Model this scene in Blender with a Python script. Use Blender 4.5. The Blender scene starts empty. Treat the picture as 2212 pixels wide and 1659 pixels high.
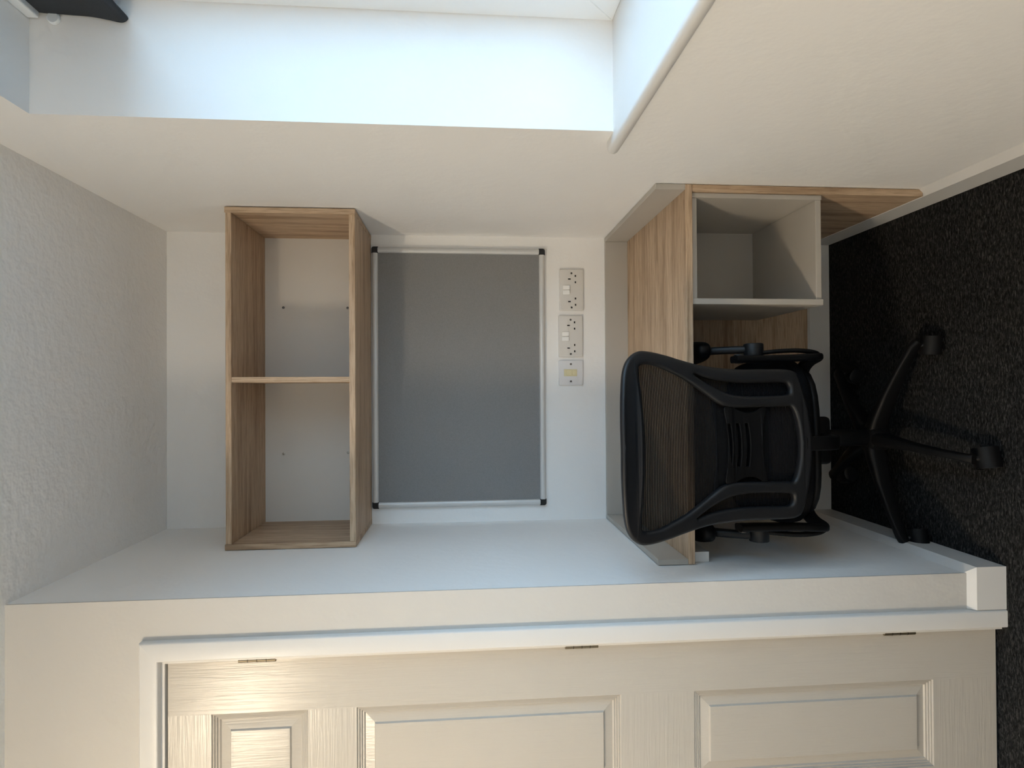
import bpy, bmesh, math, random
from mathutils import Vector, Matrix

random.seed(4)
S = bpy.context.scene
COL = S.collection
PI = math.pi

# ---------------------------------------------------------------- camera
# the photograph lies on its side: image right = down, image up = right
F_PX, YAW, PITCH, ROLL = 1267.87, -0.0081, 0.0805, -0.0052
CAM = Vector((-0.0145, -2.0601, 1.3298))
cy, sy, cp, sp = math.cos(YAW), math.sin(YAW), math.cos(PITCH), math.sin(PITCH)
fwd = Vector((-sy * cp, cy * cp, -sp))
upw = Vector((-sy * sp, cy * sp, cp))
rgt = Vector((cy, sy, 0))
c_, s_ = math.cos(ROLL), math.sin(ROLL)
ax = -upw * c_ + rgt * s_
ay = rgt * c_ + upw * s_
cam_data = bpy.data.cameras.new('camera')
cam = bpy.data.objects.new('camera', cam_data)
COL.objects.link(cam)
az = -fwd
cam.matrix_world = Matrix(((ax.x, ay.x, az.x, CAM.x), (ax.y, ay.y, az.y, CAM.y),
                           (ax.z, ay.z, az.z, CAM.z), (0, 0, 0, 1)))
cam_data.sensor_fit = 'HORIZONTAL'
cam_data.sensor_width = 36.0
cam_data.lens = F_PX * 36.0 / 2212.0
cam_data.clip_start = 0.02
S.camera = cam

# ---------------------------------------------------------------- world, lights, exposure
SKY_STRENGTH = 5.2
LAMP_POWER = 12.0
LAMP_COLOR = (1.0, 0.83, 0.61)
world = bpy.data.worlds.new('sky')
S.world = world
world.use_nodes = True
wb = world.node_tree.nodes['Background']
wb.inputs[0].default_value = (0.46, 0.72, 1.0, 1)
wb.inputs[1].default_value = SKY_STRENGTH

def area_portal(loc, sx, sz, rot):
    l = bpy.data.lights.new('window_portal', 'AREA')
    l.shape = 'RECTANGLE'
    l.size, l.size_y = sx, sz
    l.cycles.is_portal = True
    o = bpy.data.objects.new('window_portal', l)
    COL.objects.link(o)
    o.location = loc
    o.rotation_euler = rot
    return o
area_portal((0.806, -1.81, 1.59), 1.14, 1.89, (0, PI / 2, 0))              # faces -X, into the room

# round opal bowl fitting close to the ceiling: its flat underside and the glow of its sides
for kind, power in (('AREA', LAMP_POWER), ('POINT', LAMP_POWER * 1.45)):
    lamp = bpy.data.lights.new('ceiling_lamp', kind)
    lamp.energy = power
    lamp.color = LAMP_COLOR
    if kind == 'AREA':
        lamp.shape = 'DISK'
        lamp.size = 0.20
    else:
        lamp.shadow_soft_size = 0.10
    lo = bpy.data.objects.new('ceiling_lamp', lamp)
    COL.objects.link(lo)
    lo.location = (-1.33, -1.84, 2.245 if kind == 'AREA' else 2.25)

S.view_settings.view_transform = 'Standard'
S.view_settings.look = 'None'
S.view_settings.exposure = 0.46
S.view_settings.gamma = 1.0
S.view_settings.use_curve_mapping = False
S.cycles.use_denoising = True
S.cycles.max_bounces = 8
S.cycles.diffuse_bounces = 7
S.cycles.glossy_bounces = 3
S.cycles.transparent_max_bounces = 8
S.cycles.use_adaptive_sampling = True
S.cycles.adaptive_threshold = 0.10
S.cycles.adaptive_min_samples = 16

# ---------------------------------------------------------------- materials
def mat(name, color, rough=0.5, spec=0.5, metal=0.0):
    m = bpy.data.materials.new(name)
    m.use_nodes = True
    b = m.node_tree.nodes['Principled BSDF']
    b.inputs['Base Color'].default_value = (*color, 1)
    b.inputs['Roughness'].default_value = rough
    b.inputs['Specular IOR Level'].default_value = spec
    b.inputs['Metallic'].default_value = metal
    return m

def nodes(m):
    t = m.node_tree
    return t.nodes, t.links, t.nodes['Principled BSDF']

def coords(m, scale):
    n, l, b = nodes(m)
    tc = n.new('ShaderNodeTexCoord')
    mp = n.new('ShaderNodeMapping')
    mp.inputs['Scale'].default_value = scale
    l.new(tc.outputs['Object'], mp.inputs['Vector'])
    return mp.outputs['Vector']

def noise(m, vec, scale, detail=4, rough=0.5, dist=0.0):
    n, l, b = nodes(m)
    t = n.new('ShaderNodeTexNoise')
    t.inputs['Scale'].default_value = scale
    t.inputs['Detail'].default_value = detail
    t.inputs['Roughness'].default_value = rough
    t.inputs['Distortion'].default_value = dist
    l.new(vec, t.inputs['Vector'])
    return t.outputs['Fac']

def ramp(m, fac, stops):
    n, l, b = nodes(m)
    r = n.new('ShaderNodeValToRGB')
    e = r.color_ramp.elements
    while len(e) < len(stops):
        e.new(0.5)
    for i, (p, c) in enumerate(stops):
        e[i].position = p
        e[i].color = (*c, 1)
    l.new(fac, r.inputs['Fac'])
    return r.outputs['Color']

def bump(m, fac, strength, dist, prev=None):
    n, l, b = nodes(m)
    bn = n.new('ShaderNodeBump')
    bn.inputs['Strength'].default_value = strength
    bn.inputs['Distance'].default_value = dist
    l.new(fac, bn.inputs['Height'])
    if prev is not None:
        l.new(prev, bn.inputs['Normal'])
    l.new(bn.outputs['Normal'], b.inputs['Normal'])
    return bn.outputs['Normal']

def mixrgb(m, mode, fac, a, bb):
    n, l, b = nodes(m)
    x = n.new('ShaderNodeMix')
    x.data_type = 'RGBA'
    x.blend_type = mode
    x.inputs[0].default_value = fac
    l.new(a, x.inputs[6])
    l.new(bb, x.inputs[7])
    return x.outputs[2]

def paint(name, color, bscale, bstr, bdist, rough=0.75):
    m = mat(name, color, rough, 0.3)
    v = coords(m, (1, 1, 1))
    bump(m, noise(m, v, bscale, 2, 0.6), bstr, bdist)
    return m

WALL = paint('white_emulsion', (0.885, 0.88, 0.865), 34, 0.25, 0.004)
CEIL = paint('ceiling_paint', (0.90, 0.90, 0.89), 38, 0.45, 0.008)
DIMMED_WALL = paint('dimmed_cream_emulsion', (0.60, 0.58, 0.545), 34, 0.25, 0.004)  # creamy wall paint darkened so the lamplight by the door does not overexpose
GLOSS = paint('white_gloss_paint', (0.70, 0.69, 0.67), 60, 0.12, 0.002, 0.35)
MELAMINE = mat('pale_grey_melamine', (0.46, 0.43, 0.385), 0.45, 0.4)
BACKING = mat('white_backing_board', (0.70, 0.67, 0.62), 0.5, 0.3)
PVC = mat('white_pvc', (0.78, 0.82, 0.85), 0.3, 0.5)
ROCKER = mat('bright_white_plastic', (0.90, 0.89, 0.86), 0.3, 0.5)
SOCKET = mat('white_moulded_plastic', (0.72, 0.70, 0.665), 0.35, 0.5)
CREAM = mat('aged_cream_plastic', (0.74, 0.67, 0.42), 0.4, 0.5)
SLOT = mat('socket_slot_black', (0.012, 0.011, 0.010), 0.6, 0.3)
SCREW = mat('zinc_screw', (0.42, 0.40, 0.36), 0.35, 0.5, 0.9)
SCREWD = mat('dull_screw', (0.16, 0.15, 0.14), 0.4, 0.5, 0.8)
ALU = mat('satin_aluminium', (0.66, 0.66, 0.65), 0.5, 0.5, 0.35)
BLACKCAP = mat('black_corner_plastic', (0.012, 0.012, 0.013), 0.4, 0.5)
HINGE = mat('aged_brass', (0.20, 0.17, 0.12), 0.45, 0.5, 0.8)
PLASTIC = mat('black_plastic', (0.0085, 0.0090, 0.0105), 0.46, 0.42)
PLASTIC2 = mat('black_plastic_dark', (0.003, 0.003, 0.0034), 0.5, 0.22)
RUBBER = mat('caster_black', (0.012, 0.012, 0.013), 0.33, 0.5)
CHROME = mat('chrome', (0.7, 0.7, 0.7), 0.2, 0.5, 1.0)
SEATFAB = mat('black_seat_fabric', (0.004, 0.0043, 0.0055), 0.9, 0.12)
v = coords(SEATFAB, (1, 1, 1)); bump(SEATFAB, noise(SEATFAB, v, 700, 2), 0.4, 0.001)
v = coords(PLASTIC, (1, 1, 1)); bump(PLASTIC, noise(PLASTIC, v, 900, 2), 0.15, 0.0006)

FELT = mat('grey_felt', (0.165, 0.165, 0.168), 0.95, 0.1)
v = coords(FELT, (1, 1, 1))
n_, l_, b_ = nodes(FELT)
l_.new(ramp(FELT, noise(FELT, v, 450, 3, 0.6), [(0.3, (0.230, 0.229, 0.230)), (0.7, (0.280, 0.277, 0.277))]), b_.inputs['Base Color'])
bump(FELT, noise(FELT, v, 600, 3), 0.3, 0.001)

BLIND = mat('charcoal_blind_fabric', (0.035, 0.040, 0.047), 0.8, 0.2)
v = coords(BLIND, (1, 1, 1)); bump(BLIND, noise(BLIND, v, 500, 2), 0.3, 0.001)

def wood(name, grain):
    m = mat(name, (0.42, 0.31, 0.20), 0.5, 0.3)
    n, l, b = nodes(m)
    sc = [24.0, 24.0, 24.0]; sc[grain] = 1.3
    sf = [330.0, 330.0, 330.0]; sf[grain] = 16.0
    a = noise(m, coords(m, sc), 1.0, 5, 0.62, 0.7)
    p = noise(m, coords(m, sf), 1.0, 3, 0.6)
    base = ramp(m, a, [(0.32, (0.335, 0.226, 0.142)), (0.45, (0.490, 0.352, 0.234)),
                       (0.57, (0.600, 0.452, 0.316)), (0.72, (0.425, 0.298, 0.196))])
    pores = ramp(m, p, [(0.36, (0.74, 0.70, 0.66)), (0.52, (1, 1, 1)), (0.7, (1.06, 1.05, 1.03))])
    l.new(mixrgb(m, 'MULTIPLY', 1.0, base, pores), b.inputs['Base Color'])
    bump(m, p, 0.12, 0.0008)
    return m
OAKX, OAKY, OAKZ = wood('oak_grain_x', 0), wood('oak_grain_y', 1), wood('oak_grain_z', 2)

def grained_white(name, grain):
    m = mat(name, (0.51, 0.475, 0.42), 0.31, 0.5)
    sc = [120.0, 120.0, 120.0]; sc[grain] = 4.0
    v = coords(m, sc)
    bump(m, noise(m, v, 1.0, 3, 0.55, 1.2), 0.32, 0.0024)
    return m
DOORZ, DOORX = grained_white('door_grain_upright', 2), grained_white('door_grain_level', 0)

CARPET = mat('charcoal_carpet', (0.02, 0.02, 0.02), 1.0, 0.05)
v = coords(CARPET, (1, 1, 1)); v2 = coords(CARPET, (70, 240, 70))
n_, l_, b_ = nodes(CARPET)
fa = noise(CARPET, v2, 1.0, 4, 0.7, 0.8)
ca = ramp(CARPET, fa, [(0.38, (0.009, 0.009, 0.009)), (0.52, (0.026, 0.026, 0.026)), (0.68, (0.085, 0.083, 0.079))])
cb = ramp(CARPET, noise(CARPET, v, 3.0, 2), [(0.3, (0.85, 0.86, 0.88)), (0.7, (1.1, 1.08, 1.05))])
l_.new(mixrgb(CARPET, 'MULTIPLY', 1.0, ca, cb), b_.inputs['Base Color'])
bump(CARPET, fa, 1.0, 0.006)

GROUND = mat('tarmac', (0.13, 0.13, 0.13), 0.9, 0.2)

def glazing(name, tint):
  GLASS = bpy.data.materials.new(name)
  GLASS.use_nodes = True
  nt = GLASS.node_tree
  nt.nodes.remove(nt.nodes['Principled BSDF'])
  tr = nt.nodes.new('ShaderNodeBsdfTransparent'); tr.inputs[0].default_value = tint
  gl = nt.nodes.new('ShaderNodeBsdfGlossy'); gl.inputs['Roughness'].default_value = 0.02
  mx = nt.nodes.new('ShaderNodeMixShader')
  mx.inputs[0].default_value = 0.05; nt.links.new(tr.outputs[0], mx.inputs[1]); nt.links.new(gl.outputs[0], mx.inputs[2])
  nt.links.new(mx.outputs[0], nt.nodes['Material Output'].inputs[0])
  return GLASS
GLASS = glazing('clear_glass', (0.95, 0.97, 0.96, 1))
TINTED = glazing('tinted_double_glazing', (0.93, 0.95, 0.95, 1))

# fine woven mesh of the chair back: threads with open gaps between them
NET = bpy.data.materials.new('black_mesh_weave')
NET.use_nodes = True
nt = NET.node_tree
pb = nt.nodes['Principled BSDF']
pb.inputs['Base Color'].default_value = (0.0045, 0.0045, 0.005, 1); pb.inputs['Roughness'].default_value = 0.8; pb.inputs['Specular IOR Level'].default_value = 0.15
tc = nt.nodes.new('ShaderNodeTexCoord')
wv = nt.nodes.new('ShaderNodeTexWave'); wv.bands_direction = 'Z'; wv.inputs['Scale'].default_value = 0.314 / 0.0044
nt.links.new(tc.outputs['Object'], wv.inputs['Vector'])
mr = nt.nodes.new('ShaderNodeMapRange')
mr.inputs['To Min'].default_value = 0.83; mr.inputs['To Max'].default_value = 0.995
nt.links.new(wv.outputs['Fac'], mr.inputs['Value'])
tr = nt.nodes.new('ShaderNodeBsdfTransparent')
mx = nt.nodes.new('ShaderNodeMixShader')
nt.links.new(mr.outputs[0], mx.inputs[0]); nt.links.new(tr.outputs[0], mx.inputs[1]); nt.links.new(pb.outputs[0], mx.inputs[2])
nt.links.new(mx.outputs[0], nt.nodes['Material Output'].inputs[0])

# ---------------------------------------------------------------- helpers
def add_box(bm, x0, x1, y0, y1, z0, z1):
    m = Matrix.Translation(((x0 + x1) / 2, (y0 + y1) / 2, (z0 + z1) / 2)) @ Matrix.Diagonal((x1 - x0, y1 - y0, z1 - z0, 1))
    return bmesh.ops.create_cube(bm, size=1.0, matrix=m)['verts']

def box(x0, x1, y0, y1, z0, z1, bev=0.0, seg=2):
    bm = bmesh.new()
    add_box(bm, x0, x1, y0, y1, z0, z1)
    if bev:
        bmesh.ops.bevel(bm, geom=list(bm.edges), offset=bev, segments=seg, profile=0.5, affect='EDGES')
    return bm

def add_prism(bm, pts, axis, a0, a1):
    """pts: 2-D outline in the two other axes (in x,y,z order), extruded from a0 to a1 along axis"""
    def mk(p, a):
        q = list(p); q.insert(axis, a); return q
    lo_ = [bm.verts.new(mk(p, a0)) for p in pts]
    hi_ = [bm.verts.new(mk(p, a1)) for p in pts]
    bm.faces.new(lo_); bm.faces.new(hi_[::-1])
    k = len(pts)
    for i in range(k):
        bm.faces.new((lo_[i], hi_[i], hi_[(i + 1) % k], lo_[(i + 1) % k]))
    bmesh.ops.recalc_face_normals(bm, faces=list(bm.faces))

def prism(pts, axis, a0, a1):
    bm = bmesh.new(); add_prism(bm, pts, axis, a0, a1); return bm

def add_cyl(bm, p0, p1, r0, r1=None, seg=24):
    p0, p1 = Vector(p0), Vector(p1)
    r1 = r0 if r1 is None else r1
    d = p1 - p0
    q = d.to_track_quat('Z', 'Y').to_matrix().to_4x4()
    m = Matrix.Translation((p0 + p1) / 2) @ q
    bmesh.ops.create_cone(bm, cap_ends=True, segments=seg, radius1=r0, radius2=r1, depth=d.length, matrix=m)

def cyl(p0, p1, r0, r1=None, seg=24, bev=0.0):
    bm = bmesh.new(); add_cyl(bm, p0, p1, r0, r1, seg)
    if bev:
        es = [e for e in bm.edges if e.is_manifold and e.calc_face_angle(0) > 0.8]
        bmesh.ops.bevel(bm, geom=es, offset=bev, segments=2, profile=0.5, affect='EDGES')
    return bm

def lathe(profile, origin, axis, seg=32):
    """profile: (radius, height) pairs turned about axis through origin"""
    bm = bmesh.new()
    q = Vector(axis).to_track_quat('Z', 'Y').to_matrix()
    rings = []
    for r, h in profile:
        rings.append([bm.verts.new(Vector(origin) + q @ Vector((r * math.cos(2 * PI * i / seg), r * math.sin(2 * PI * i / seg), h))) for i in range(seg)])
    for a, b in zip(rings, rings[1:]):
        for i in range(seg):
            bm.faces.new((a[i], a[(i + 1) % seg], b[(i + 1) % seg], b[i]))
    bm.faces.new(rings[0][::-1]); bm.faces.new(rings[-1])
    bmesh.ops.recalc_face_normals(bm, faces=list(bm.faces))
    return bm

def sweep(path, w, h, side=None, seg=3, bev=0.3):
    """a flat bar with rounded corners swept along path; w along 'side', h across it; w/h may be lists"""
    bm = bmesh.new()
    path = [Vector(p) for p in path]
    n = len(path)
    ring0 = []
    rings = []
    for i, p in enumerate(path):
        t = (path[min(i + 1, n - 1)] - path[max(i - 1, 0)]).normalized()
        s = Vector(side if side else (1, 0, 0))
        s = (s - t * s.dot(t)).normalized()
        u = t.cross(s)
        ww = w[i] if isinstance(w, (list, tuple)) else w
        hh = h[i] if isinstance(h, (list, tuple)) else h
        pts = []
        rr = bev * min(ww, hh)
        for cx_, cy2, a0 in ((1, 1, 0), (-1, 1, 90), (-1, -1, 180), (1, -1, 270)):
            for k in range(seg + 1):
                a = math.radians(a0 + 90 * k / seg)
                pts.append((cx_ * (ww / 2 - rr) + rr * math.cos(a), cy2 * (hh / 2 - rr) + rr * math.sin(a)))
        rings.append([bm.verts.new(p + s * a + u * b) for a, b in pts])
    for a, b in zip(rings, rings[1:]):
        k = len(a)
        for i in range(k):
            bm.faces.new((a[i], a[(i + 1) % k], b[(i + 1) % k], b[i]))
    bm.faces.new(rings[0][::-1]); bm.faces.new(rings[-1])
    bmesh.ops.recalc_face_normals(bm, faces=list(bm.faces))
    return bm

def spline(pts, n=6, closed=False):
    """Catmull-Rom resampling"""
    P = [Vector(p) for p in pts]
    out = []
    m = len(P)
    rng = range(m) if closed else range(m - 1)
    for i in rng:
        if closed:
            a, b, c, d = P[i - 1], P[i], P[(i + 1) % m], P[(i + 2) % m]
        else:
            a, b, c, d = P[max(i - 1, 0)], P[i], P[i + 1], P[min(i + 2, m - 1)]
        for k in range(n):
            t = k / n
            out.append(0.5 * ((2 * b) + (c - a) * t + (2 * a - 5 * b + 4 * c - d) * t * t + (3 * b - a - 3 * c + d) * t ** 3))
    if not closed:
        out.append(P[-1])
    return out

def obj(name, src, material, parent=None, smooth=None):
    if isinstance(src, bmesh.types.BMesh):
        me = bpy.data.meshes.new(name)
        src.to_mesh(me); src.free()
    else:
        me = src
    if parent is not None and not parent.get('local_parts'):
        off = Vector((0, 0, 0)); p = parent
        while p is not None:
            off += p.location; p = p.parent
        me.transform(Matrix.Translation(-off))
    me.materials.clear(); me.materials.append(material)
    if smooth:
        me.shade_smooth(); me.set_sharp_from_angle(angle=math.radians(smooth))
    o = bpy.data.objects.new(name, me)
    COL.objects.link(o)
    if parent is not None:
        o.parent = parent
    return o

def tag(o, label, cat, group=None):
    o['label'] = label; o['category'] = cat
    if group:
        o['group'] = group
    return o

def struct(name, src, material, label=None, smooth=None):
    o = obj(name, src, material, None, smooth)
    o['kind'] = 'structure'
    if label:
        o['label'] = label
    return o

def empty(name, loc, rz=0.0):
    o = bpy.data.objects.new(name, None)
    o.empty_display_size = 0.1
    COL.objects.link(o)
    o.location = loc; o.rotation_euler = (0, 0, rz)
    return o

# ---------------------------------------------------------------- the room
XL, XR, H = -0.478, 0.5216, 2.3276          # alcove walls and ceiling
YW0, YW1, WZ0, WZ1 = -0.861, -2.76, 1.0178, 2.1647   # window opening in the right wall
XW = 0.753                                   # plane of the window frame
FAR_L, REAR = -2.45, -2.95
YD = -0.690                                  # face of the door leaf

struct('floor', box(FAR_L - 0.1, 0.80, REAR - 0.2, 0.1, -0.12, 0.0), CARPET, 'charcoal carpet over the whole room')
struct('ceiling', box(FAR_L - 0.1, 0.80, REAR - 0.2, 0.1, H, H + 0.12), CEIL, 'white textured plaster ceiling')
struct('wall_back', box(XL - 0.10, XR + 0.2, 0.0, 0.1, 0.0, H), WALL, 'back wall of the desk alcove')
bm = bmesh.new()
add_box(bm, XR, 0.80, YW1, YW0, 0.0, WZ0 - 0.03)
add_box(bm, XR, 0.80, YW1, YW0, WZ1, H)
add_box(bm, XR, 0.80, YW0, 0.0, 0.0, H)
add_box(bm, XR, 0.80, REAR, YW1, 0.0, H)
struct('wall_right', bm, WALL, 'right hand wall with the deep window reveal')
# alcove's left wall with its plastered end
bm = bmesh.new()
add_prism(bm, [(0.0, 0.0), (-0.692, 0.0), (-0.692, H), (0.0, H)], 0, -0.600, XL)
struct('wall_left', bm, WALL, 'left wall of the desk alcove with its plastered end')
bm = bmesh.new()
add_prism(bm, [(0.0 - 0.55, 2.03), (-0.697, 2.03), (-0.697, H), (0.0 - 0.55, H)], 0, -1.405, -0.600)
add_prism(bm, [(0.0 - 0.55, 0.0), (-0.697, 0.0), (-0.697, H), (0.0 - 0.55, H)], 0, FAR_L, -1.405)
add_box(bm, -0.600, XL, -0.697, -0.692, 0.0, H)  # thin skin carrying the darkened paint over the alcove wall's end
struct('wall_door', bm, DIMMED_WALL, 'wall around and above the door')
struct('wall_side', box(FAR_L - 0.1, FAR_L, REAR, -0.55, 0, H), WALL)
struct('wall_rear', box(FAR_L, XR, REAR - 0.1, REAR, 0, H), WALL)
struct('wall_corridor', box(-1.405, -0.600, -0.10, -0.05, 0, H), WALL, 'corridor wall behind the door')
struct('ground', box(-40, 60, -60, 40, -3.2, -3.0), GROUND, 'ground outside the window')

# baseboards: chamfered white boards
def baseboard(name, pts_fn, axis, a0, a1, label):
    return struct(name, prism(pts_fn, axis, a0, a1), GLOSS, label)
BH, BC, BT = 0.098, 0.078, 0.018
baseboard('baseboard_right', [(XR, 0), (XR - BT, 0), (XR - BT, BC), (XR, BH)], 1, REAR, -0.001, 'white chamfered skirting board along the right wall')
baseboard('baseboard_back', [(0.0, 0), (-BT, 0), (-BT, BC - 0.003), (0.0, BH - 0.012)], 0, XL + 0.001, XR - 0.001, 'white skirting board along the back of the alcove')
def mitred_base():
    """left alcove wall run, turning the corner on to the wall end"""
    bm = bmesh.new()
    prof = [(0, 0), (BT, 0), (BT, BC), (0, BH)]        # (distance from wall, height)
    xe, ye = -0.5655, -0.6925
    stations = []
    stations.append([(XL + d, -BT, z) for d, z in prof])
    stations.append([(XL + d, ye - d, z) for d, z in prof])
    stations.append([(xe, ye - d, z) for d, z in prof])
    rings = [[bm.verts.new(p) for p in st] for st in stations]
    for a, b in zip(rings, rings[1:]):
        for i in range(4):
            bm.faces.new((a[i], a[(i + 1) % 4], b[(i + 1) % 4], b[i]))
    bm.faces.new(rings[0]); bm.faces.new(rings[-1][::-1])
    bmesh.ops.recalc_face_normals(bm, faces=list(bm.faces))
    return bm
struct('baseboard_left', mitred_base(), GLOSS, 'white skirting board along the left alcove wall and round its end')

# ---------------------------------------------------------------- window
win = empty('window_1', (XW, (YW0 + YW1) / 2, WZ0)); win['kind'] = 'structure'
win['label'] = 'white plastic window at the back of the deep reveal'
fw = 0.062
y0, y1 = YW1, YW0
def mitre_frame(x0, x1, ya, yb2, za, zb, w, which):
    """one mitred length of a rectangular frame"""
    A = {'far': [(yb2, za), (yb2, zb), (yb2 - w, zb - w), (yb2 - w, za + w)],
         'near': [(ya, za), (ya, zb), (ya + w, zb - w), (ya + w, za + w)],
         'bottom': [(ya, za), (yb2, za), (yb2 - w, za + w), (ya + w, za + w)],
         'top': [(ya, zb), (yb2, zb), (yb2 - w, zb - w), (ya + w, zb - w)]}[which]
    bm = prism(A, 0, x0, x1)
    bmesh.ops.bevel(bm, geom=list(bm.edges), offset=0.0015, segments=1, affect='EDGES')
    return bm
for k in ('far', 'near', 'bottom', 'top'):
    obj('window_frame', mitre_frame(XW, XW + 0.05, y0, y1, WZ0, WZ1, fw, k), PVC, win)
ym = (y0 + y1) / 2
for a, b in ((y0 + fw + 0.002, ym - 0.002), (ym + 0.002, y1 - fw - 0.002)):
    za, zb = WZ0 + fw + 0.002, WZ1 - fw - 0.002
    sash = empty('sash', (0, 0, 0)); sash.parent = win; sash.location = (0, 0, 0)
    for k in ('far', 'near', 'bottom', 'top'):
        obj('sash_bar', mitre_frame(XW + 0.005, XW + 0.042, a, b, za, zb, 0.055, k), PVC, sash)
    obj('pane', box(XW + 0.022, XW + 0.028, a + 0.05, b - 0.05, za + 0.05, zb - 0.05), TINTED, sash)
# window board with its rounded nosing
bm = bmesh.new()
th, xn = 0.026, 0.496
nose = [(XW + 0.01, WZ0), (xn + th / 2, WZ0)]
nose += [(xn + th / 2 - th / 2 * math.sin(a), WZ0 - th / 2 + th / 2 * math.cos(a)) for a in [PI * i / 10 for i in range(1, 10)]]
nose += [(xn + th / 2, WZ0 - th), (XW + 0.01, WZ0 - th)]
add_prism(bm, nose, 1, YW1, YW0)
horn = [p for p in nose if p[0] < XR]
horn = [(XR, WZ0)] + horn + [(XR, WZ0 - th)]
add_prism(bm, horn, 1, YW0, YW0 + 0.055)
sill = struct('trim_1', bm, GLOSS, 'white window board with a rounded nosing', 40)

# dark blind drawn up at the head of the window
yb0, yb1 = YW1 + 0.02, YW0 - 0.006
blind = empty('window_blind', (0.735, (yb0 + yb1) / 2, WZ1 - 0.19))
tag(blind, 'charcoal fabric blind drawn up at the top of the window reveal', 'blind')
prof = spline([(0.716, 2.150), (0.713, 2.10), (0.711, 2.05), (0.706, 2.015), (0.702, 1.995), (0.704, 1.984), (0.712, 1.979),
               (0.722, 1.990), (0.728, 2.02), (0.728, 2.09), (0.728, 2.150)], 5, True)
obj('blind_fabric', prism([tuple(p) for p in prof], 1, yb0, yb1), BLIND, blind, 50)
obj('head_rail', box(0.703, 0.742, yb0, yb1, 2.142, WZ1 - 0.0005, 0.003), PVC, blind)
obj('end_bracket', lathe([(0.004, 0), (0.010, 0.0), (0.012, 0.002), (0.012, 0.006)], (0.707, yb1 - 0.001, 2.118), (0, 1, 0), 20), PVC, blind, 40)

# ---------------------------------------------------------------- door, frame, architrave
XH, DW, DZ0, DZ1 = -0.622, 0.762, 0.011, 1.992
def architrave():
    """right leg, head and left leg: mitred boards standing proud of the wall"""
    out = []
    xi, xo, zi, zo = -0.610, -0.567, 2.003, 2.043
    xl = XH - DW - 0.012
    xlo = xl - 0.043
    yf, yk = -0.713, -0.660
    for pts in ([(xi, 0.0), (xo, 0.0), (xo, zo), (xi, zi)],
                [(xi, zi), (xo, zo), (xlo, zo), (xl, zi)],
                [(xl, 0.0), (xlo, 0.0), (xlo, zo), (xl, zi)]):
        bm = bmesh.new()
        add_prism(bm, pts, 1, yf, yk)
        es = [e for e in bm.edges if all(abs(v.co.y - yf) < 1e-5 for v in e.verts)
              and (abs(e.verts[0].co.x - e.verts[1].co.x) < 1e-5 or (pts[0][1] > 1 and abs(e.verts[0].co.z - e.verts[1].co.z) < 1e-5))]
        bmesh.ops.bevel(bm, geom=es, offset=0.004, segments=3, profile=0.5, affect='EDGES')
        out.append(bm)
    return out
arch = empty('trim_2', (-1.0, -0.69, 0)); arch['kind'] = 'structure'
arch['label'] = 'white painted architrave and lining around the door'
for b in architrave():
    obj('architrave', b, GLOSS, arch, 40)
obj('door_lining', box(-0.6195, -0.600, -0.697, -0.56, 0.0, 2.02), GLOSS, arch)
obj('door_lining', box(-1.405, XH - DW - 0.003, -0.697, -0.56, 0.0, 2.02), GLOSS, arch)
obj('door_lining', box(XH - DW - 0.003, -0.6195, -0.697, -0.56, 1.9955, 2.02), GLOSS, arch)
obj('door_stop', box(XH - DW - 0.003, -0.6195, YD + 0.040, YD + 0.055, 1.980, 1.9955), GLOSS, arch)

door = empty('door_1', (XH - DW / 2, YD + 0.02, DZ0)); door['kind'] = 'structure'
door['label'] = 'white six panel door with embossed wood grain'
x_st = [(-0.740, XH), (-1.053, -0.953), (XH - DW, -1.266)]          # stiles
cols = [(-0.953, -0.740), (-1.266, -1.053)]
rows = [(1.687, 1.899), (0.965, 1.579), (0.178, 0.787)]
yb_ = YD + 0.035
for i, (a, b) in enumerate(x_st):
    if i == 1:
        for za, zb in rows:
            obj('stile', box(a, b, YD, yb_, za, zb), DOORZ, door)
    else:
        obj('stile', box(a, b, YD, yb_, DZ0, DZ1), DOORZ, door)
for za, zb in ((1.899, DZ1), (1.579, 1.687), (0.787, 0.965), (DZ0, 0.178)):
    obj('rail', box(-1.266, -0.740, YD, yb_, za, zb), DOORX, door)
PROF = [(0.0, 0.0), (0.0015, 0.004), (0.005, 0.0028), (0.0065, 0.0065), (0.010, 0.0052), (0.0115, 0.009), (0.0155, 0.0078),
        (0.018, 0.0115), (0.039, 0.0075), (0.0415, 0.0030), (0.047, 0.0028)]
def panel(x0, x1, z0, z1):
    bm = bmesh.new()
    rings = []
    for o, d in PROF:
        rings.append([bm.verts.new(p) for p in ((x0 + o, YD + d, z0 + o), (x1 - o, YD + d, z0 + o), (x1 - o, YD + d, z1 - o), (x0 + o, YD + d, z1 - o))])
    for a, b in zip(rings, rings[1:]):
        for i in range(4):
            bm.faces.new((a[i], a[(i + 1) % 4], b[(i + 1) % 4], b[i]))
    bm.faces.new(rings[-1])
    back = [bm.verts.new((v.co.x, yb_, v.co.z)) for v in rings[0]]
    for i in range(4):
        bm.faces.new((back[i], back[(i + 1) % 4], rings[0][(i + 1) % 4], rings[0][i]))
    bm.faces.new(back[::-1])
    bmesh.ops.recalc_face_normals(bm, faces=list(bm.faces))
    return bm
for (x0, x1) in cols:
    for (z0, z1) in rows:
        obj('panel', panel(x0, x1, z0, z1), DOORZ, door)
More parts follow.
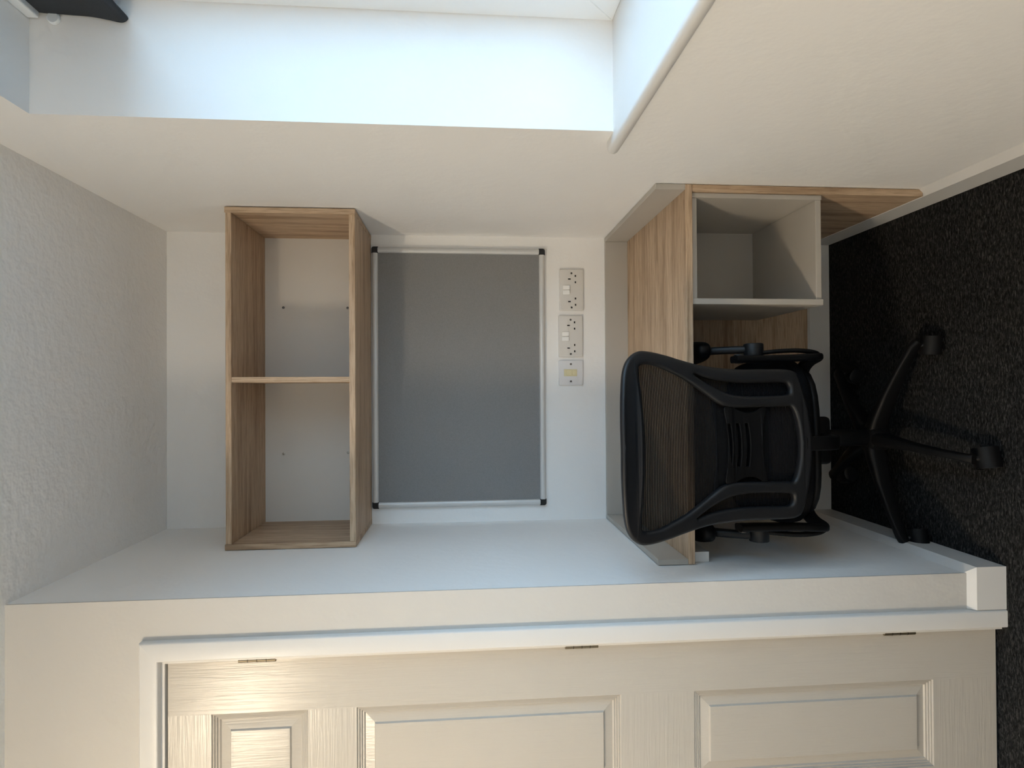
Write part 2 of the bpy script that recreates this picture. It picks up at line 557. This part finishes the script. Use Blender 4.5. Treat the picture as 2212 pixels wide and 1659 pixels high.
for z0, z1 in ((1.757, 1.838), (1.020, 1.098), (0.228, 0.308)):
    h = obj('hinge', cyl((XH + 0.0012, YD - 0.003, z0), (XH + 0.0012, YD - 0.003, z1), 0.0048, seg=14), HINGE, door, 40)
    h['label'] = 'tarnished brass butt hinge'
    for k in range(1, 4):
        zz = z0 + (z1 - z0) * k / 4
        obj('knuckle_gap', cyl((XH + 0.0012, YD - 0.003, zz - 0.0006), (XH + 0.0012, YD - 0.003, zz + 0.0006), 0.0051, seg=14), SLOT, h)
hd = obj('door_handle', cyl((XH - DW + 0.06, YD, 1.0), (XH - DW + 0.06, YD - 0.05, 1.0), 0.012, 0.012, 20), SCREW, door, 40)

# ---------------------------------------------------------------- wall shelf
SX0, SX1, SZ0, SZ1, SD = -0.4765, 0.5185, 1.650, 2.020, 0.302
T = 0.0165
shelf = empty('wall_shelf', (0.021, -SD / 2, SZ0))
tag(shelf, 'oak effect two bay box shelf fixed across the alcove above the noticeboard', 'shelf')
B = 0.0008
obj('side_board', box(SX0, SX0 + T, -SD, -0.001, SZ0, SZ1 + 0.002, B, 1), OAKZ, shelf)
obj('side_board', box(SX1 - T, SX1, -SD, -0.001, SZ0, SZ1 + 0.002, B, 1), OAKZ, shelf)
obj('top_board', box(SX0 + T, SX1 - T, -SD + 0.002, -0.001, SZ1 - T, SZ1, B, 1), OAKX, shelf)
obj('bottom_board', box(SX0 + T, SX1 - T, -SD + 0.002, -0.001, SZ0 + 0.0005, SZ0 + 0.0005 + T + 0.001, B, 1), OAKX, shelf)
obj('divider', box(0.008, 0.024, -SD + 0.003, -0.010, SZ0 + T + 0.0016, SZ1 - T, B, 1), OAKZ, shelf)
bp = obj('back_panel', box(SX0 + T, SX1 - T, -0.010, -0.002, SZ0 + T + 0.0016, SZ1 - T), BACKING, shelf)
bp['label'] = 'off-white back panel'
for x in (0.266, -0.230):
    for z in (1.943, 1.729):
        obj('screw', lathe([(0.0045, 0), (0.0042, 0.0012), (0.0022, 0.002), (0.0005, 0.0021)], (x, -0.010, z), (0, -1, 0), 12), SCREWD if x > 0 else SCREW, bp, 50)

# ---------------------------------------------------------------- noticeboard
NX0, NX1, NZ0, NZ1 = -0.423, 0.477, 1.0465, 1.6465
nb = empty('noticeboard', (0.027, -0.008, NZ0))
tag(nb, 'grey felt noticeboard with aluminium frame and black corner caps', 'noticeboard')
obj('felt_surface', box(NX0 + 0.012, NX1 - 0.012, -0.009, -0.001, NZ0 + 0.012, NZ1 - 0.012), FELT, nb)
fwid = 0.0205
def rail(p0, p1):
    """rounded aluminium section between two points (x,z), lying in the board's plane"""
    h_ = (p0[1] == p1[1])
    prof_ = [(-fwid / 2, 0.0), (-fwid / 2, 0.008), (-fwid / 2 + 0.002, 0.0125), (-fwid / 2 + 0.006, 0.0145), (fwid / 2 - 0.006, 0.0145), (fwid / 2 - 0.002, 0.0125), (fwid / 2, 0.0095), (fwid / 2, 0.0)]
    if h_:
        return prism([(-d - 0.001, p0[1] + o) for o, d in prof_], 0, p0[0], p1[0])
    return prism([(p0[0] + o, -d - 0.001) for o, d in prof_], 2, p0[1], p1[1])
hw = fwid / 2
obj('frame_rail', rail((NX0 + 2 * hw, NZ0 + hw), (NX1 - 2 * hw, NZ0 + hw)), ALU, nb, 50)
obj('frame_rail', rail((NX0 + 2 * hw, NZ1 - hw), (NX1 - 2 * hw, NZ1 - hw)), ALU, nb, 50)
obj('frame_rail', rail((NX0 + hw, NZ0 + 2 * hw), (NX0 + hw, NZ1 - 2 * hw)), ALU, nb, 50)
obj('frame_rail', rail((NX1 - hw, NZ0 + 2 * hw), (NX1 - hw, NZ1 - 2 * hw)), ALU, nb, 50)
for sx in (0, 1):
    for sz in (0, 1):
        xc = NX1 if sx else NX0; zc = NZ1 if sz else NZ0
        dx, dz = (-1 if sx else 1), (-1 if sz else 1)
        s2 = 0.0215; r2 = 0.008
        pts = [(xc + dx * s2, zc - dz * 0.0008), (xc + dx * s2, zc + dz * s2), (xc - dx * 0.0008, zc + dz * s2)]
        for k in range(0, 7):
            a = PI / 2 * k / 6
            pts.append((xc - dx * 0.0008 + dx * r2 * (1 - math.cos(a)), zc - dz * 0.0008 + dz * r2 * (1 - math.sin(a))))
        c = prism(pts, 1, -0.0165, -0.001)
        bmesh.ops.bevel(c, geom=[e for e in c.edges if all(v.co.y < -0.016 for v in e.verts)], offset=0.003, segments=2, affect='EDGES')
        obj('corner_cap', c, BLACKCAP, nb, 50)

# ---------------------------------------------------------------- sockets and switch
def rplate(x0, x1, z0, z1, depth, bev):
    bm = bmesh.new()
    add_box(bm, x0, x1, -depth, -0.0005, z0, z1)
    bmesh.ops.bevel(bm, geom=[e for e in bm.edges if abs(e.verts[0].co.x - e.verts[1].co.x) < 1e-6 and abs(e.verts[0].co.z - e.verts[1].co.z) < 1e-6],
                    offset=0.004, segments=3, profile=0.5, affect='EDGES')
    bmesh.ops.bevel(bm, geom=[e for e in bm.edges if all(v.co.y < -depth + 1e-5 for v in e.verts)], offset=bev, segments=3, profile=0.5, affect='EDGES')
    return bm
def slot_box(x, z, w, h, y):
    return box(x - w / 2, x + w / 2, y - 0.0008, y + 0.004, z - h / 2, z + h / 2)
def screw_head(x, z, y, m, parent):
    s = obj('screw', lathe([(0.0036, -0.002), (0.0036, 0.0004), (0.0030, 0.0009), (0.0008, 0.0009)], (x, y, z), (0, -1, 0), 14), m, parent, 40)
    obj('screw_slot', box(x - 0.0030, x + 0.0030, y - 0.0012, y, z - 0.0004, z + 0.0004), SLOT, s)
def double_socket(xr, zt, label):
    e = empty('double_socket', (xr - 0.073, -0.005, zt - 0.043))
    tag(e, label, 'socket', 'double sockets above the desk')
    D = 0.009
    obj('faceplate', rplate(xr - 0.147, xr, zt - 0.0865, zt, D, 0.003), SOCKET, e, 40)
    for xo in (0.0355, 0.1155):
        obj('earth_slot', slot_box(xr - xo, zt - 0.0352, 0.0042, 0.0092, -D), SLOT, e)
        for k in (-0.0112, 0.0112):
            obj('pin_slot', slot_box(xr - xo + k, zt - 0.0570, 0.0068, 0.0046, -D), SLOT, e)
    for xo in (0.0660, 0.0830):
        bm = box(xr - xo - 0.0072, xr - xo + 0.0072, -D - 0.0060, -D + 0.003, zt - 0.0360, zt - 0.0125)
        for v in bm.verts:
            if v.co.y < -D - 0.001 and v.co.z > zt - 0.02:
                v.co.y += 0.003
        bmesh.ops.bevel(bm, geom=list(bm.edges), offset=0.001, segments=2, affect='EDGES')
        obj('rocker_switch', bm, ROCKER, e, 40)
    for xo in (0.0150, 0.1362):
        screw_head(xr - xo, zt - 0.0430, -D, SCREWD, e)
double_socket(0.408, 0.994, 'white double socket beside the window wall, further from the cream switch')
double_socket(0.2435, 0.998, 'white double socket in the middle, next to the cream switch plate')
xr, zt, D = 0.0845, 0.998, 0.008
e = empty('isolator_switch', (xr - 0.043, -0.005, zt - 0.043))
tag(e, 'square white switch plate with a yellowed cream rocker', 'switch')
obj('faceplate', rplate(xr - 0.0875, xr, zt - 0.087, zt, D, 0.002), mat('cool_white_plastic', (0.74, 0.74, 0.75), 0.35), e, 40)
xc = xr - 0.0435
ins = obj('switch_surround', box(xc - 0.0122, xc + 0.0122, -D - 0.0018, -D + 0.003, zt - 0.0650, zt - 0.0185, 0.0008), CREAM, e)
ins['label'] = 'yellowed cream switch surround'
obj('rocker', box(xc - 0.0095, xc + 0.0095, -D - 0.0045, -D - 0.001, zt - 0.0460, zt - 0.0270, 0.0008), CREAM, ins)
obj('indicator', box(xc - 0.0085, xc + 0.0085, -D - 0.0034, -D - 0.001, zt - 0.0605, zt - 0.0475, 0.0008), CREAM, ins)
for k in (-0.0305, 0.0305):
    screw_head(xc + k, zt - 0.0430, -D, SCREWD, e)

# ---------------------------------------------------------------- desk
DX0, DX1, DD, DZ, UP = -0.4765, 0.5205, 0.566, 0.7495, 0.0805
desk = empty('desk', (0.02, -DD / 2, 0.0))
tag(desk, 'oak effect desk fitted wall to wall in the alcove with pale upstands', 'desk')
obj('desktop', box(DX0, DX1, -DD, -0.001, DZ - 0.0185, DZ, 0.0020, 2), OAKX, desk)
obj('side_panel', box(DX1 - 0.0185, DX1, -DD + 0.001, -0.020, 0.086, DZ - 0.0187, 0.0012, 1), OAKZ, desk)
obj('back_panel', box(DX0 + 0.004, DX1 - 0.0187, -0.0200, -0.004, 0.086, DZ - 0.0187), OAKX, desk)
UT = 0.0145
u = obj('upstand', box(DX0 + UT, DX1 - UT, -UT, -0.0008, DZ, DZ + UP, 0.001, 1), MELAMINE, desk)
u['label'] = 'pale grey upstand strip'
obj('upstand', box(DX0, DX0 + UT, -DD + 0.001, -0.0008, DZ, DZ + UP, 0.001, 1), MELAMINE, desk)
obj('upstand', box(DX1 - UT, DX1, -DD + 0.001, -0.0008, DZ, DZ + UP, 0.001, 1), MELAMINE, desk)
bt = obj('batten', box(XL + 0.0006, XL + 0.028, -0.545, -0.022, DZ - 0.0185 - 0.046, DZ - 0.0188, 0.001, 1), GLOSS, desk)
bt['label'] = 'white painted support batten on the left wall'

# open cubby hung under the desktop
CX0, CX1, CZ0, CZ1, CY0, CY1 = 0.2055, 0.5010, 0.3700, 0.7300, -0.557, -0.205
CT = 0.0155
cub = empty('under_desk_cubby', ((CX0 + CX1) / 2, (CY0 + CY1) / 2, CZ0))
tag(cub, 'pale grey open cubby box under the right end of the desk', 'cubby')
obj('side_board', box(CX0, CX0 + CT, CY0 - 0.003, CY1, CZ0 - 0.001, CZ1, 0.0008, 1), MELAMINE, cub)
obj('side_board', box(CX1 - 0.0125, CX1, CY0, CY1, CZ0, CZ1, 0.0008, 1), MELAMINE, cub)
obj('bottom_board', box(CX0 + CT, CX1 - 0.0125, CY0 + 0.002, CY1, CZ0 + 0.001, CZ0 + 0.0165, 0.0008, 1), MELAMINE, cub)
obj('top_board', box(CX0 + CT, CX1 - 0.0125, CY0 + 0.004, CY1, CZ1 - 0.0155, CZ1, 0.0008, 1), MELAMINE, cub)
obj('back_panel', box(CX0 + CT, CX1 - 0.0125, CY1 - 0.004, CY1, CZ0 + 0.0165, CZ1 - 0.0155), MELAMINE, cub)

# ---------------------------------------------------------------- office chair
chair = empty('office_chair', (-0.166, -0.400, 0.0), math.radians(2.5))
chair['local_parts'] = 1
tag(chair, 'black mesh back office chair with arms pushed under the desk', 'chair')

def part(name, src, m, parent=chair, smooth=40):
    parent['local_parts'] = 1
    return obj(name, src, m, parent, smooth)

def lerp_table(z, zz, yy):
    if z <= zz[0]:
        return yy[0] + (z - zz[0]) * (yy[1] - yy[0]) / (zz[1] - zz[0])
    for a, b, c, d in zip(zz, zz[1:], yy, yy[1:]):
        if z <= b:
            t = (z - a) / (b - a); t2 = t
            return c + (d - c) * t2
    return yy[-1] + (z - zz[-1]) * (yy[-1] - yy[-2]) / (zz[-1] - zz[-2])
def back_y(x, z):
    return lerp_table(z, [0.40, 0.50, 0.60, 0.68, 0.75, 0.85, 0.98], [-0.250, -0.265, -0.275, -0.287, -0.300, -0.329, -0.370]) + 0.45 * x * x

def plate(outer, holes, half, bev, off=0.0, res=2):
    """rounded plate with holes drawn in (x,z), bent on to the curve of the chair back"""
    cu = bpy.data.curves.new('plate', 'CURVE')
    cu.dimensions = '2D'; cu.fill_mode = 'BOTH'
    cu.extrude = max(half - bev, 0.0005); cu.bevel_depth = bev; cu.bevel_resolution = res
    cu.offset = -bev
    for loop in [outer] + holes:
        sp_ = cu.splines.new('POLY')
        sp_.points.add(len(loop) - 1)
        for p, q in zip(sp_.points, loop):
            p.co = (q[0], q[1], 0, 1)
        sp_.use_cyclic_u = True
    o = bpy.data.objects.new('plate', cu)
    COL.objects.link(o)
    dg = bpy.context.evaluated_depsgraph_get()
    dg.update()
    me = bpy.data.meshes.new_from_object(o.evaluated_get(dg))
    bpy.data.objects.remove(o); bpy.data.curves.remove(cu)
    for v in me.vertices:
        x, z, d = v.co
        v.co = (x, back_y(x, z) + off - d, z)
    bm = bmesh.new(); bm.from_mesh(me)
    bmesh.ops.remove_doubles(bm, verts=list(bm.verts), dist=0.00005)
    bmesh.ops.recalc_face_normals(bm, faces=list(bm.faces))
    return bm

def mirror(half_pts):
    """closed loop from a half outline running from x=0 at the top to x=0 at the bottom"""
    r = [p for p in half_pts]
    l = [(-p[0], p[1]) for p in reversed(half_pts[1:-1])]
    return r + l

def smooth_loop(pts, n=5):
    return [tuple(p) for p in spline([(p[0], p[1], 0) for p in pts], n, True)]

outer = mirror([(0, .983), (.06, .983), (.12, .980), (.172, .973), (.203, .958), (.221, .932), (.222, .900), (.214, .855), (.205, .82),
                (.193, .765), (.187, .715), (.184, .655), (.185, .59), (.185, .54), (.181, .513), (.165, .497), (.10, .483), (.05, .476), (0, .473)])
big = mirror([(0, .924), (.065, .925), (.13, .929), (.178, .932), (.191, .920), (.188, .885), (.173, .845), (.157, .81), (.127, .762), (.10, .722), (.091, .69), (.09, .655),
              (.091, .605), (.092, .545), (.089, .524), (.05, .512), (0, .508)])
slot = [(.171, .784), (.160, .745), (.153, .69), (.151, .64), (.152, .575), (.152, .540), (.145, .529), (.130, .527), (.121, .538), (.118, .60), (.118, .645), (.123, .69), (.139, .732), (.160, .770)]
slot_l = [(-x, z) for x, z in slot]
L3 = lambda lp: [(p[0], p[1]) for p in smooth_loop(lp)]
part('back_frame', plate(L3(outer), [L3(big), L3(slot), L3(slot_l)], 0.012, 0.009, -0.004, 3), PLASTIC, chair, 60)

# woven mesh stretched over the frame
def halfwidth(z):
    pts = sorted([(p[1], p[0]) for p in outer if p[0] > 0.15])
    return lerp_table(z, [p[0] for p in pts], [p[1] for p in pts])
bm = bmesh.new()
NXG, NZG = 28, 40
grid = []
for j in range(NZG + 1):
    z = 0.503 + (0.955 - 0.503) * j / NZG
    wz = halfwidth(z) - 0.012
    grid.append([bm.verts.new((wz * (2 * i / NXG - 1), back_y(wz * (2 * i / NXG - 1), z) + 0.006 , z)) for i in range(NXG + 1)])
for j in range(NZG):
    for i in range(NXG):
        bm.faces.new((grid[j][i], grid[j][i + 1], grid[j + 1][i + 1], grid[j + 1][i]))
ms = part('mesh_back', bm, NET, chair, 80)
ms['label'] = 'black see-through woven mesh'

# lumbar support: slotted plate between the two uprights, and its soft pad
lum = mirror([(0, .700), (.05, .703), (.088, .708), (.094, .690), (.085, .672), (.078, .65), (.080, .625), (.092, .604), (.088, .594), (.05, .603), (0, .607)])
slots = []
for zc in (.693, .669, .645):
    s = []
    for k in range(0, 9):
        x = -0.052 + 0.104 * k / 8
        s.append((x, zc + 0.0045 + 1.6 * x * x))
    for k in range(8, -1, -1):
        x = -0.052 + 0.104 * k / 8
        s.append((x, zc - 0.0045 + 1.6 * x * x))
    slots.append(s)
lm = part('lumbar_support', plate(L3(lum), slots, 0.005, 0.0016, -0.004, 2), PLASTIC2, chair, 50)
pad = mirror([(0, .727), (.05, .728), (.105, .734), (.125, .728), (.120, .68), (.110, .62), (.100, .585), (.05, .578), (0, .578)])
part('lumbar_pad', plate(L3(pad), [], 0.004, 0.002, 0.008, 2), SEATFAB, lm, 50)

# seat: rounded cushion on a pan
def cushion(x0, x1, y0, y1, z0, z1, e=4.0, nx=22, ny=22, drop=0.0, roundz=0.5):
    bm = bmesh.new()
    cx_, cy2, cz_ = (x0 + x1) / 2, (y0 + y1) / 2, (z0 + z1) / 2
    a, b, c = (x1 - x0) / 2, (y1 - y0) / 2, (z1 - z0) / 2
    bmesh.ops.create_uvsphere(bm, u_segments=48, v_segments=24, radius=1.0)
    for v in bm.verts:
        x, y, z = v.co
        r = math.hypot(x, y)
        th_ = math.atan2(y, x)
        k = (abs(math.cos(th_)) ** e + abs(math.sin(th_)) ** e) ** (-1 / e)
        s1 = math.copysign(abs(r) ** 0.35, r) if r > 1e-6 else 0
        zz = math.copysign(abs(z) ** 0.6, z)
        X, Y = math.cos(th_) * k * s1, math.sin(th_) * k * s1
        v.co = (cx_ + a * X, cy2 + b * Y, cz_ + c * zz - drop * max(0, Y) ** 3 + 0.012 * (X * X) * 0)
    return bm
bm = cushion(-0.232, 0.232, -0.205, 0.262, 0.408, 0.482, drop=0.02)
seat = part('seat', bm, SEATFAB, chair, 70)
bm = cushion(-0.215, 0.215, -0.190, 0.235, 0.388, 0.424, drop=0.01)
part('seat_pan', bm, PLASTIC2, seat, 70)

# tilt mechanism, back bracket, gas lift
part('tilt_mechanism', box(-0.065, 0.065, -0.14, 0.09, 0.335, 0.392, 0.012, 3), PLASTIC2)
part('back_bracket', sweep(spline([(0, -0.08, 0.372), (0, -0.18, 0.370), (0, -0.235, 0.388), (0, -0.262, 0.43), (0, -0.268, 0.49)], 5), 0.036, 0.018, (1, 0, 0)), PLASTIC2)
part('tilt_lever', cyl((0.06, -0.02, 0.362), (0.20, -0.02, 0.358), 0.006, seg=12), PLASTIC2)
gas = part('gas_lift', cyl((0, 0, 0.11), (0, 0, 0.285), 0.025, seg=28, bev=0.002), PLASTIC2)
part('piston', cyl((0, 0, 0.280), (0, 0, 0.345), 0.014, seg=24), CHROME, gas)

# arms
for s in (1, -1):
    br = part('arm_bracket', sweep(spline([(s * 0.216, -0.196, 0.632), (s * 0.217, -0.193, 0.56), (s * 0.219, -0.190, 0.48), (s * 0.222, -0.188, 0.42),
                                           (s * 0.222, -0.170, 0.396), (s * 0.19, -0.12, 0.404), (s * 0.06, -0.05, 0.406)], 6),
                                   [0.018] * 37, [0.040] * 37, (s, 0, 0), 3, 0.35), PLASTIC2)
    part('arm_strut', sweep(spline([(s * 0.236, -0.158, 0.545), (s * 0.240, -0.170, 0.50), (s * 0.241, -0.180, 0.45), (s * 0.236, -0.182, 0.41), (s * 0.226, -0.176, 0.392)], 5), 0.010, 0.024, (s, 0, 0), 3, 0.35), PLASTIC2, br)
    part('bolt', cyl((s * 0.206, -0.196, 0.618), (s * 0.229, -0.196, 0.618), 0.013, seg=20, bev=0.002), PLASTIC, br)
    arm = part('armrest', sweep(spline([(s * 0.246, -0.150, 0.556), (s * 0.248, -0.130, 0.585), (s * 0.249, -0.105, 0.622), (s * 0.249, -0.080, 0.650), (s * 0.249, -0.030, 0.664)], 5),
                                0.019, 0.036, (s, 0, 0), 3, 0.35), PLASTIC)
    part('pivot_knob', cyl((s * 0.224, -0.152, 0.556), (s * 0.262, -0.152, 0.556), 0.0255, seg=32, bev=0.003), PLASTIC, arm)
    part('arm_pad', cushion(s * 0.249 - 0.031, s * 0.249 + 0.031, -0.122, 0.145, 0.650, 0.702, e=3.0), PLASTIC2, arm, 70)

# five-star base with casters
base = part('base_hub', lathe([(0.030, 0.0), (0.043, 0.004), (0.045, 0.030), (0.040, 0.050), (0.031, 0.056)], (0, 0, 0.088), (0, 0, 1), 36), PLASTIC2)
a0 = math.radians(-95.7 - 2.5)
def leg_mesh():
    bm = sweep([(0.025, 0, 0.116), (0.06, 0, 0.116), (0.14, 0, 0.106), (0.22, 0, 0.092), (0.285, 0, 0.079), (0.302, 0, 0.072)],
               [0.040, 0.034, 0.022, 0.017, 0.020, 0.026], [0.056, 0.055, 0.046, 0.036, 0.030, 0.024], (0, 1, 0), 3, 0.35)
    me = bpy.data.meshes.new('leg'); bm.to_mesh(me); bm.free(); return me
legme = leg_mesh()
WR = 0.0265
def wheel_bm():
    return lathe([(0.006, -0.0095), (WR - 0.006, -0.0095), (WR - 0.001, -0.007), (WR, -0.003), (WR, 0.003), (WR - 0.001, 0.007), (WR - 0.006, 0.0095), (0.006, 0.0095)], (0, 0, 0), (1, 0, 0), 28)
def hood_bm():
    bm = bmesh.new()
    pts = [(math.cos(a) * (WR + 0.0035), math.sin(a) * (WR + 0.0035)) for a in [math.radians(-18 + 216 * i / 22) for i in range(23)]]
    pin = [(math.cos(a) * (WR + 0.0008), math.sin(a) * (WR + 0.0008)) for a in [math.radians(-18 + 216 * i / 22) for i in range(23)]]
    add_prism(bm, pts + pin[::-1], 0, -0.026, 0.026)
    add_prism(bm, [(p[0] * 0.97, p[1] * 0.97) for p in pts], 0, -0.0035, 0.0035)
    return bm
wheel_me = None
for k in range(5):
    a = a0 + k * 2 * PI / 5
    lg = part('leg', legme.copy() if k else legme, PLASTIC2, base)
    lg.rotation_euler = (0, 0, a)
    px, py = 0.292 * math.cos(a), 0.292 * math.sin(a)
    rz = [math.radians(12), math.radians(-8), math.radians(70), math.radians(100), math.radians(8)][k]
    ct = part('caster', hood_bm(), PLASTIC2, chair, 40)
    ct['local_parts'] = 1
    ct.location = (px, py, WR); ct.rotation_euler = (0, 0, rz)
    part('stem', cyl((0, 0, WR - 0.004), (0, 0, 0.058), 0.0065, seg=14), CHROME, ct)
    for s in (-1, 1):
        w = part('wheel', wheel_bm(), RUBBER, ct, 40)
        w.location = (s * 0.0145, 0, 0)
